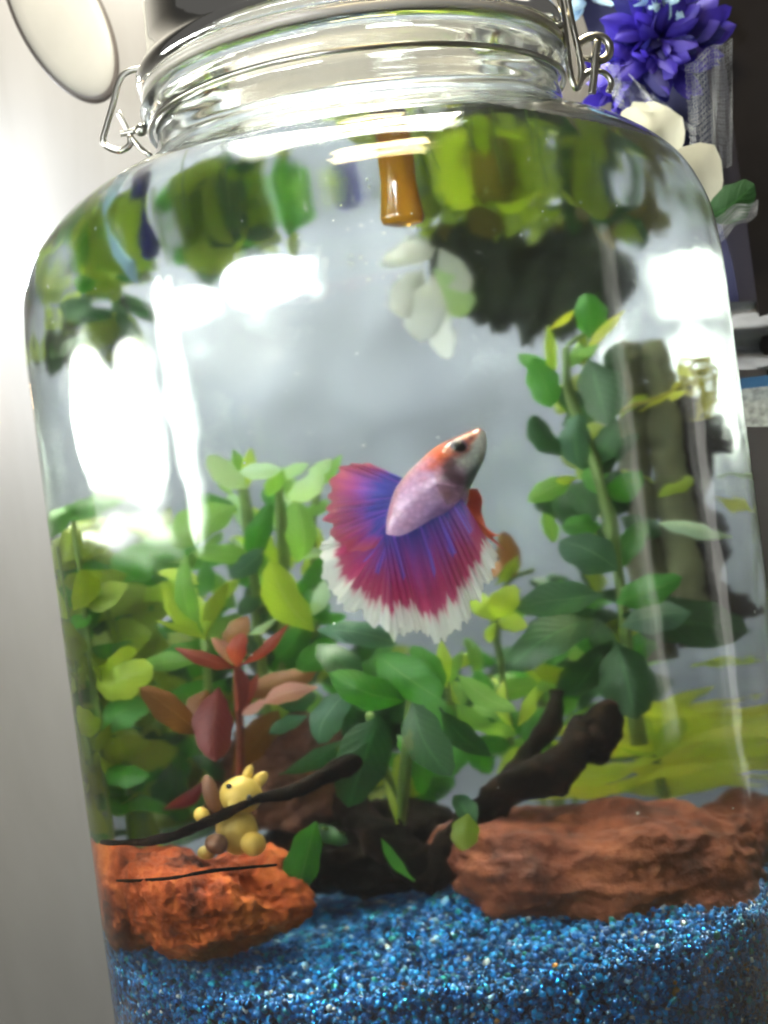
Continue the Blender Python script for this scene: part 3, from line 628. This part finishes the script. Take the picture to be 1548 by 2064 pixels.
def build_body():
    A = catmull([Vector((*s[0], 0)) for s in secs], 54); B = catmull([Vector((*s[1], 0)) for s in secs], 54); D = catmull([Vector((s[2], 0, 0)) for s in secs], 54)
    V = []; C = []; seg = 32
    for i in range(55):
        u = i/54
        for j in range(seg):
            th = 2*math.pi*j/seg; c = (A[i]+B[i])/2+(A[i]-B[i])/2*math.cos(th)
            Y = YF+D[i].x*math.sin(th); V.append(inw(c.x, c.y, Y))
            x, y = c.x, c.y; dorsal = (math.cos(th)+1)/2
            def g(cx, cy, r): return math.exp(-((x-cx)**2+(y-cy)**2)/(r*r))
            nz = noise.noise(Vector((x*.06, y*.06, math.sin(th))))
            col = Vector((.70, .42, .66))+Vector((.10, .10, .14))*nz
            col = col.lerp(Vector((.66, .34, .24)), max(0, dorsal-.86)*5)
            col = col.lerp(Vector((.36, .20, .55)), .7*g(880, 1045, 32))
            col = col.lerp(Vector((.30, .14, .18)), .8*g(895, 995, 17))
            ven = max(0, 1-dorsal*3.2)*min(1, max(0, (u-.35)*5)); col = col.lerp(Vector((.24, .09, .50)), .9*ven)
            col = col.lerp(Vector((.22, .10, .48)), max(0, (u-.86)*6) if u < 1 else .8)
            hd = 1/(1+math.exp((u-.40)*40+nz*3))
            head = Vector((.66, .72, .64)).lerp(Vector((.06, .14, .11)), min(1, 1.3*g(952, 965, 20)+1.0*g(982, 928, 14)+1.1*g(972, 950, 15)+1.0*g(925, 976, 18)))
            top = max(0, min(1, (dorsal-.46)*5.0+nz)); head = head.lerp(Vector((.72, .11, .012)), top)
            col = col.lerp(head, hd)
            gm = min(1, 1.2*g(905, 934, 13)+1.5*g(908, 954, 17)+1.2*g(924, 968, 13)+1.6*g(926, 901, 19)+.9*g(948, 880, 7)) ; col = col.lerp(Vector((.07, .015, .035)), min(.93, gm))
            col = col.lerp(Vector((.62, .42, .60)), .6*g(926, 946, 8))
            C.append(tuple(col))
    Fc = [(i*seg+j, i*seg+(j+1) % seg, (i+1)*seg+(j+1) % seg, (i+1)*seg+j) for i in range(54) for j in range(seg)]
    Fc += [tuple(range(seg))[::-1], tuple(54*seg+j for j in range(seg))]
    t = NT('betta_skin'); at = t.n.new('ShaderNodeAttribute'); at.attribute_name = 'tint'
    v = t.n.new('ShaderNodeTexVoronoi'); v.inputs['Scale'].default_value = 900; t.link(t.coord(), v.inputs['Vector'])
    col = t.mix(.4, at.outputs['Color'], t.ramp(v.outputs[0], [(0, (1, 1, 1)), (.7, (.25, .2, .35))]), 'MULTIPLY')
    m = t.surf(t.pr(col, .3, t.bump(v.outputs[0], .4, .0003), Coat_Weight=.2, Coat_Roughness=.25, Subsurface_Weight=.15, Subsurface_Scale=.002))
    return mesh('fish_body', V, Fc, m, fish, col=C)
build_body()
def fishball(name, px, py, dy, r, mat, sq=(1, 1, 1)):
    V, Fc = ball(inw(px, py, YF+dy), r*1.2, 3, sq); return mesh(name, V, Fc, mat, fish)
M_black = simple('eye_black', (.008, .006, .008), .12, 0)
fishball('eye', 925, 902, -.30, .155, simple('eye_rim', (.16, .10, .14), .2, 0), (1, .6, 1)); fishball('pupil', 925, 902, -.37, .11, M_black, (1, .6, 1))
fishball('eye', 925, 902, .30, .155, simple('eye_rim_far', (.16, .10, .14), .2, 0), (1, .6, 1))
redfin = NT('red_fin'); pz = redfin.pr(redfin.ramp(redfin.noise(300), [(.3, (.35, .01, .005)), (.7, (.62, .07, .02))]), .4); trz = redfin.n.new('ShaderNodeBsdfTranslucent'); trz.inputs[0].default_value = (.6, .05, .02, 1); M_redfin = redfin.surf(redfin.mixsh(.35, pz, trz.outputs[0]))
fan('ventral_fin', [(938, 985), (945, 1000), (938, 1020), (952, 1050), (966, 1072)], [(962, 985), (972, 1005), (972, 1040), (988, 1078), (1018, 1112)], M_redfin, -.1, -.2, 8, .05, .02, 40, 8)
fan('ventral_fin', [(938, 992), (942, 1010), (948, 1040), (970, 1070), (985, 1085)], [(958, 990), (965, 1015), (968, 1050), (995, 1076), (1012, 1078)], M_redfin, .3, .4, 8, .05, .02, 40, 8)
pf = NT('pectoral_fin_clear'); pp = pf.pr(pf.ramp(pf.noise(200), [(.3, (.22, .07, .10)), (.7, (.34, .14, .2))]), .5); tp = pf.n.new('ShaderNodeBsdfTransparent'); M_pec = pf.surf(pf.mixsh(.6, pp, tp.outputs[0]))
fan('pectoral_fin', [(878, 975), (880, 982), (884, 990)], [(935, 985), (928, 1005), (900, 1020)], M_pec, -.62, -.85, 10, .04, .03, 40, 8)

# ------------------------------------------------------------------ toy
M_yel = simple('yellow_toy', (.62, .42, .08), .5, .35, 110, .3); M_ybr = simple('brown_toy', (.20, .085, .04), .5, .1)
toyc = inw(470, 1735, -4.8); toy = thing('toy_animal', 'tiny yellow and brown toy animal sitting on the orange rock', 'toy', toyc)
def tb(name, px, py, Y, r, sq, mat, tilt=0):
    V, Fc = ball(inw(px, py, Y), r, 3, sq, rot=Matrix.Rotation(math.radians(tilt), 3, 'Y')); return mesh(name, V, Fc, mat, toy)
tb('body', 478, 1672, -4.5, .48, (.95, .85, 1.15), M_yel); tb('head', 486, 1602, -4.7, .45, (1.0, .9, .95), M_yel)
tb('ear', 522, 1572, -4.6, .22, (.6, .35, 1.1), M_yel, 50); tb('ear', 500, 1560, -4.3, .2, (.5, .35, 1.1), M_yel, 30)
tb('eye', 464, 1583, -5.10, .07, (1, .5, .9), M_black); tb('eye', 504, 1607, -5.10, .07, (.8, .5, 1.1), M_black)
tb('muzzle', 478, 1618, -5.0, .17, (1.2, .7, .8), M_yel)
tb('tail', 428, 1600, -4.3, .42, (.45, .5, 1.1), M_ybr, -8); tb('arm', 408, 1642, -4.6, .2, (.9, .8, .9), M_yel)
tb('foot', 438, 1700, -4.9, .26, (1, .9, .9), M_ybr); tb('foot', 512, 1700, -4.9, .27, (1, .9, 1), M_yel); tb('foot', 418, 1718, -4.5, .2, (1, .9, .8), M_yel)

V = []; Fc = []
for k in range(150):
    a = random.uniform(0, 6.28); r_ = random.uniform(0, 8.2); z = random.uniform(-8, WL-.1) if k < 60 else random.uniform(5.5, WL-.1)
    if z > 6: r_ = min(r_, 6.8)
    b = ball((r_*math.cos(a), r_*math.sin(a), z), random.uniform(.012, .035), 1); o_ = len(V); V += b[0]; Fc += [tuple(i+o_ for i in f) for f in b[1]]
tag(mesh('water_specks', V, Fc, simple('pale_specks', (.7, .75, .7), .2, 0)), 'tiny pale specks and bubbles drifting in the water of the jar', 'specks', kind='stuff')
# ------------------------------------------------------------------ amber vial and white flower at the top
t = NT('amber_glass'); M_amber = t.surf(t.pr(t.ramp(t.noise(90, 3), [(.3, (.55, .20, .01)), (.7, (.85, .42, .03))]), .12, Transmission_Weight=.55, IOR=1.45))
vt = inw(790, 262, -5.2); vb = inw(812, 452, -5.2); vl = (vb-vt)
vial = thing('amber_vial', 'small amber glass vial hanging under the water surface at the top', 'vial', vt)
P = [vt+vl*k for k in (0, .05, .12, .3, .5, .7, .88, .96, 1.0)]
V, Fc = tube(P, [.30, .42, .36, .36, .36, .40, .44, .40, .12], 40, 24); mesh('bottle', V, Fc, M_amber, vial)
V, Fc = tube([vt+Vector((0, 0, .02)), vt+Vector((-.02, 0, .30))], [.36, .38], 6, 20); mesh('stopper', V, Fc, simple('dark_cap', (.05, .02, .01), .4), vial)
def petal_mat(name, c, c2, trans=.3):
    t = NT(name); n = t.noise(90, 3); col = t.mix(n, c, c2); p = t.pr(col, .55); tr = t.n.new('ShaderNodeBsdfTranslucent'); t.link(col, tr.inputs[0]); return t.surf(t.mixsh(trans, p, tr.outputs[0]))
L['band'] = leaf_mat('bright_lime_leaf', (.72, .86, .05), (.88, .95, .18), (.9, .95, .4), trans=.6)
L['white'] = petal_mat('white_petal', (.74, .78, .80), (.85, .87, .86)); L['blueflower'] = petal_mat('blue_petal', (.02, .012, .26), (.06, .035, .46)); L['paleflower'] = petal_mat('pale_blue_petal', (.25, .5, .75), (.5, .7, .85)); L['navy'] = petal_mat('navy_petal', (.01, .01, .10), (.02, .02, .2)); L['near_black'] = simple('blackish_leaf', (.050, .062, .045), .95, .3, 120, Specular_IOR_Level=.1); L['cream'] = petal_mat('cream_petal', (.44, .44, .36), (.56, .56, .46))
wf = thing('white_flower', 'white drooping flower seen through the water at top centre', 'flower', inw(850, 560, 4))
for s in [(880, 500, 765, 530, 70, 4, 'white'), (870, 520, 820, 480, 50, 4.2, 'white'), (850, 540, 810, 640, 90, 3.8, 'white'), (880, 560, 850, 690, 90, 3.6, 'white'), (890, 600, 905, 725, 60, 3.8, 'white'), (880, 540, 930, 640, 60, 4, 'pale'), (890, 500, 940, 590, 50, 4.3, 'white')]: leaf(wf, s, 'petal')

def floater(label, pts, n, size, mats, spread=1.4):
    c = pts[0]; r = thing('floating_plant', label, 'water plant', (c[0], c[1], WL-.1))
    for k in range(n):
        x, y = random.choice(pts); x += random.gauss(0, spread*.5); y += random.gauss(0, spread*.5)
        if math.hypot(x, y) > 6.2: q = 6.2/math.hypot(x, y); x *= q; y *= q
        a = random.uniform(0, 6.28); ln = size*random.uniform(.6, 1.2); z = WL-.12-random.uniform(0, .35)
        T = Vector((x+ln*math.cos(a), y+ln*math.sin(a), z-random.uniform(-.05, .35)))
        if math.hypot(T.x, T.y) > 6.6: T = T*(6.6/math.hypot(T.x, T.y)); T.z = z
        aleaf(r, (x, y, z), T, ln*random.uniform(.4, .7), random.choice(mats), 'leaf', random.uniform(40, 90))
    for k in range(n//2):
        x, y = random.choice(pts); x += random.gauss(0, .5); y += random.gauss(0, .5)
        V, Fc = tube([(x, y, WL-.2), (x+random.uniform(-.2, .2), y, WL-.6), (x+random.uniform(-.3, .3), y+.1, WL-random.uniform(.7, 1.3))], [.03, .015], 8, 5); mesh('root', V, Fc, M_stem, r)
def aleaf(parent, B, T, w, mk, name='petal', roll=None):
    return leaf(parent, (0, 0, 0, 0, w, 0, mk, 0, random.uniform(-50, 50) if roll is None else roll), name, W=(Vector(B), Vector(T)))
def scatter(parent, box, n, Yr, size, mats, down=False):
    for k in range(n):
        x = random.uniform(box[0], box[2]); y = random.uniform(box[1], box[3]); ln = random.uniform(*size)
        a = random.uniform(0, 6.283) if not down else random.gauss(math.pi/2, .6)
        if down == 'flat': a = random.choice((0, math.pi))+random.gauss(-.1, .12)
        leaf(parent, (x, y, x+ln*math.cos(a), y+ln*math.sin(a), ln*(random.uniform(.5, .75) if down != 'flat' else random.uniform(.15, .3)), random.uniform(*Yr), random.choice(mats), random.uniform(-.5, .5), random.uniform(-55, 55)))
floater('bright green floating leaves near the left shoulder of the jar', [(-3.5, 2), (-4.5, -1), (-2.5, -2), (-2, 3)], 44, 1.3, ['olive', 'lime', 'green'])
floater('lime and olive floating leaves right of the amber vial', [(1.5, -3), (3, -1), (2.5, 1.5), (4.2, -2)], 50, 1.4, ['lime', 'yellow', 'olive', 'lime'])
floater('dark olive floating leaves along the right shoulder', [(4.8, 1), (4, 3.5), (2, 5)], 34, 1.4, ['olive', 'deep', 'bronze'])
floater('dark floating leaves along the far left shoulder', [(-5.4, 1), (-4, 4)], 34, 1.4, ['olive', 'deep', 'green'])
hang = thing('hanging_plant', 'light green leaves hanging from the water surface at upper left', 'water plant', inw(450, 400, 5))
scatter(hang, (370, 320, 570, 420), 34, (3, 6), (60, 110), ['olive', 'green', 'olive', 'deep'], True)
hang = thing('hanging_plant', 'dark olive leaves crowding the left shoulder of the jar', 'water plant', inw(200, 560, 3))
scatter(hang, (120, 430, 250, 560), 26, (1.5, 4), (50, 100), ['olive', 'green', 'lime'], True); scatter(hang, (110, 590, 270, 680), 40, (1.5, 4), (60, 110), ['deep', 'deep', 'near_black', 'olive'], True)
hang = thing('hanging_plant', 'lime and olive leaves hanging under the surface right of the amber vial', 'water plant', inw(1000, 330, 5))
scatter(hang, (860, 250, 1130, 350), 60, (3, 6), (60, 110), ['olive', 'olive', 'lime', 'bronze', 'olive'], True); scatter(hang, (1100, 250, 1330, 360), 46, (2, 5), (60, 110), ['olive', 'deep', 'bronze', 'deep'], True)
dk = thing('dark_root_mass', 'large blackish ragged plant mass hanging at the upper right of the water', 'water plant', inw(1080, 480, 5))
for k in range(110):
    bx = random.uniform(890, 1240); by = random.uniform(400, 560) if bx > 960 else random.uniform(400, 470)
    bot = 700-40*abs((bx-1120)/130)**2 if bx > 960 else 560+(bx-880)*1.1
    ty = min(bot+random.uniform(-25, 10), by+random.uniform(90, 220)); leaf(dk, (bx, by, bx+random.uniform(-30, 30), max(by+40, ty), random.uniform(40, 80), 5.5+random.uniform(-.5, .5), 'near_black', 0, random.uniform(-20, 20)))

def fill(label, *a): scatter(next(o for o in COL.objects if o.get('label', '').startswith(label)), *a)
fill('bushy light green plant', (370, 1000, 640, 1260), 40, (.6, 2.4), (50, 100), ['light', 'green', 'light', 'lime', 'pale'])
fill('bushy light green plant', (440, 1150, 660, 1420), 26, (.8, 2.6), (60, 110), ['green', 'deep', 'light'])
fill('dense olive green plant', (150, 1080, 330, 1650), 40, (.5, 3), (80, 150), ['olive', 'green', 'olive', 'deep'])
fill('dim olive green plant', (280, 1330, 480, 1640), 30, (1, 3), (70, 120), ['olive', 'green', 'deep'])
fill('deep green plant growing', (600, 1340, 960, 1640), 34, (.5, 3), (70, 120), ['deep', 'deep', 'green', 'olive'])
fill('tall dark green leafy stem', (1130, 720, 1250, 1400), 46, (.4, 2), (60, 110), ['deep', 'green', 'deep', 'olive'])
fill('lime green sprig just right', (900, 1330, 1080, 1520), 22, (.2, 2), (50, 90), ['light', 'green', 'lime'])
fill('broad yellow green leaves spread', (1240, 1440, 1530, 1585), 60, (0, 3), (150, 240), ['band', 'yellow', 'band', 'band'], 'flat')
fill('green plant at the back beyond', (1000, 1300, 1250, 1560), 20, (2, 4), (60, 110), ['deep', 'green'])

# ------------------------------------------------------------------ things behind the jar on the right
def aleaf(parent, B, T, w, mk, name='petal', roll=None):
    return leaf(parent, (0, 0, 0, 0, w, 0, mk, 0, random.uniform(-50, 50) if roll is None else roll), name, W=(Vector(B), Vector(T)))
def flower(name, label, c, R, n, mk, mk2=None):
    r = thing(name, label, 'flower', c); c = Vector(c)
    for k in range(n):
        lay = random.random(); a = random.uniform(0, 6.283); el = .1+lay*1.1; crk = 1
        d = Vector((math.cos(a)*math.cos(el), -math.sin(el)*.9, math.sin(a)*math.cos(el))).normalized()
        ln = R*random.uniform(.7, 1.1)*(1-.35*lay)
        aleaf(r, c+d*ln*.15, c+d*ln, ln*random.uniform(.22, .42), mk2 if (mk2 and random.random() < .3) else mk)
    return r
flower('blue_flower', 'large deep blue artificial flower at the top right', air(1320, 90, 11), 2.6, 130, 'blueflower', 'navy')
flower('blue_flower', 'violet blue artificial flower peeking in behind the clip wire', air(1250, 170, 13), 1.8, 60, 'blueflower', 'navy')
flower('blue_flower', 'dark blue artificial flower beside the black panel', air(1420, 40, 13), 2.0, 70, 'navy', 'blueflower')
flower('pale_blue_flower', 'pale turquoise artificial flower at the very top right', air(1330, -20, 10), 1.5, 36, 'paleflower')
flower('pale_blue_flower', 'light blue petals at the top beside the lid', air(1180, -10, 12), 1.4, 26, 'paleflower', 'blueflower')
bp_ = thing('blue_petal', 'added deep blue petal standing for the refracted blue flower left of the amber vial', 'petal', inw(690, 345, 3)); leaf(bp_, (735, 338, 650, 350, 24, 3, 'blueflower', .5, 0), 'blade')  # petal added in place of a refracted image of the blue flowers
bp_ = thing('blue_petal', 'added pale blue petals standing for the refracted blue flower in the left shoulder', 'petal', inw(250, 470, 1)); leaf(bp_, (230, 420, 270, 520, 90, 0, 'paleflower', .2, 0), 'blade'); leaf(bp_, (290, 430, 300, 520, 46, 0, 'navy', .2, 0), 'blade')  # petals added likewise for the refracted blue patch at the shoulder
cr = thing('cream_flower', 'big cream white petals tucked behind the right shoulder of the jar', 'flower', air(1330, 300, 8))
for s in [((1240, 330), (1375, 235), 2.2), ((1330, 420), (1440, 292), 2.0), ((1270, 250), (1310, 215), 1.0)]:
    aleaf(cr, air(*s[0], 8), air(*s[1], 7.0), s[2], 'cream', roll=10)
# netting
def net(name, label, corners, nx, ny, Y, wave, mat):
    a, b, c, d = [Vector((*p, 0)) for p in corners]; V = []; E = []
    for i in range(nx+1):
        for j in range(ny+1):
            u, v = i/nx, j/ny; off = .5/nx*(j % 2)
            q = a.lerp(b, min(1, u+off)).lerp(d.lerp(c, min(1, u+off)), v)
            V.append(air(q.x, q.y+6*math.sin(u*9), Y+wave*math.sin(u*14+v*3)+.4*math.sin(v*7)))
    me = bpy.data.meshes.new(name); Fc = [(i*(ny+1)+j, (i+1)*(ny+1)+j, (i+1)*(ny+1)+j+1, i*(ny+1)+j+1) for i in range(nx) for j in range(ny)]
    o = mesh(name, V, Fc, mat); m = o.modifiers.new('w', 'WIREFRAME'); m.thickness = .00013; m.use_even_offset = False
    return tag(o, label, 'netting')
M_net = simple('white_net', (.30, .32, .35), .8)
net('tulle_net', 'white tulle netting hanging right of the cream petals', [(1380, 130), (1475, 75), (1475, 330), (1395, 350)], 16, 36, 9, .5, M_net)
net('tulle_net', 'bunched white tulle netting under the blue flowers', [(1200, 110), (1300, 170), (1400, 260), (1240, 210)], 22, 18, 10, .6, M_net)
net('tulle_net', 'frayed tulle strip low on the right of the jar', [(1430, 440), (1528, 400), (1525, 430), (1440, 490)], 22, 10, 9, .3, M_net)
gl = thing('artificial_leaf', 'dull green artificial leaf below the tulle netting', 'leaf', air(1450, 400, 10)); aleaf(gl, air(1420, 440, 11), air(1520, 370, 10), 1.3, 'deep', 'blade', 0)
V, Fc = slab(13.2, 15, 12, 40, -15.8, 45); V = [(x+.0*z, y, z) for x, y, z in V]
M_black2 = simple('black_panel', (.015, .013, .014), .35)
tag(mesh('black_cabinet', V, Fc, M_black2, smooth=False), 'tall black cabinet side at the right edge of the photo', 'cabinet')
def cloth(name, label, corners, Y, mat, fold=.5, cat='cloth'):
    a, b, c, d = [Vector((*p, 0)) for p in corners]; V = []; nx, ny = 40, 30
    for i in range(nx+1):
        for j in range(ny+1):
            u, v = i/nx, j/ny; q = a.lerp(b, u).lerp(d.lerp(c, u), v)
            V.append(air(q.x, q.y, Y+fold*math.sin(v*11+2*u)+.5*fold*noise.noise(Vector((u*5, v*8, 0)))))
    return tag(mesh(name, V, [(i*(ny+1)+j, (i+1)*(ny+1)+j, (i+1)*(ny+1)+j+1, i*(ny+1)+j+1) for i in range(nx) for j in range(ny)], mat), label, cat)
cloth('navy_cloth', 'dark navy cloth hanging behind the right side of the jar', [(1150, -40), (1500, -40), (1700, 640), (1380, 640)], 15, simple('navy_cloth', (.012, .016, .07), .8), .6)
cloth('grey_cloth', 'folded grey white cloth at the right edge of the photo', [(1440, 610), (1700, 600), (1720, 745), (1450, 745)], 12, simple('grey_cloth', (.16, .17, .19), .9), .5)
cloth('speckled_board', 'pale speckled board below the grey cloth on the right', [(1440, 790), (1720, 760), (1720, 860), (1440, 860)], 11.5, simple('speckled', (.34, .38, .38), .5, .5, 400), 0, 'board')
cloth('blue_strip', 'thin dark blue strip above the speckled board', [(1440, 768), (1720, 738), (1720, 760), (1440, 790)], 11.2, simple('blue_strip', (.03, .10, .22), .4), 0, 'strip')
# round plate on the wall, top left
pc = air(120, 30, 13)
V = []; Fc = []
pl = thing('round_plate', 'pale round plate with a thin dark rim at the top left corner', 'plate', pc)
Rm = Matrix.Rotation(math.radians(90), 3, 'X')
def disc(prof, n, c, sx, sy, tilt):
    V, Fc = lathe(prof, n); R2 = Matrix.Rotation(math.radians(tilt), 3, 'Y')
    return [Vector(c)+R2 @ Vector((v[0]*sx, -v[2], v[1]*sy)) for v in V], Fc
V, Fc = disc([(0, .14), (1.1, .14), (1.35, .10), (1.48, .04), (1.52, 0), (0, 0)], 64, pc, .95, 2.1, -20); mesh('dish', V, Fc, simple('pale_plastic', (.27, .265, .24), .6, .05), pl)
V, Fc = disc([(1.50, .06), (1.60, .04), (1.62, -.06), (1.50, -.08)], 64, pc, .95, 2.1, -20); mesh('rim', V, Fc, simple('dark_rim', (.06, .05, .045), .4), pl)
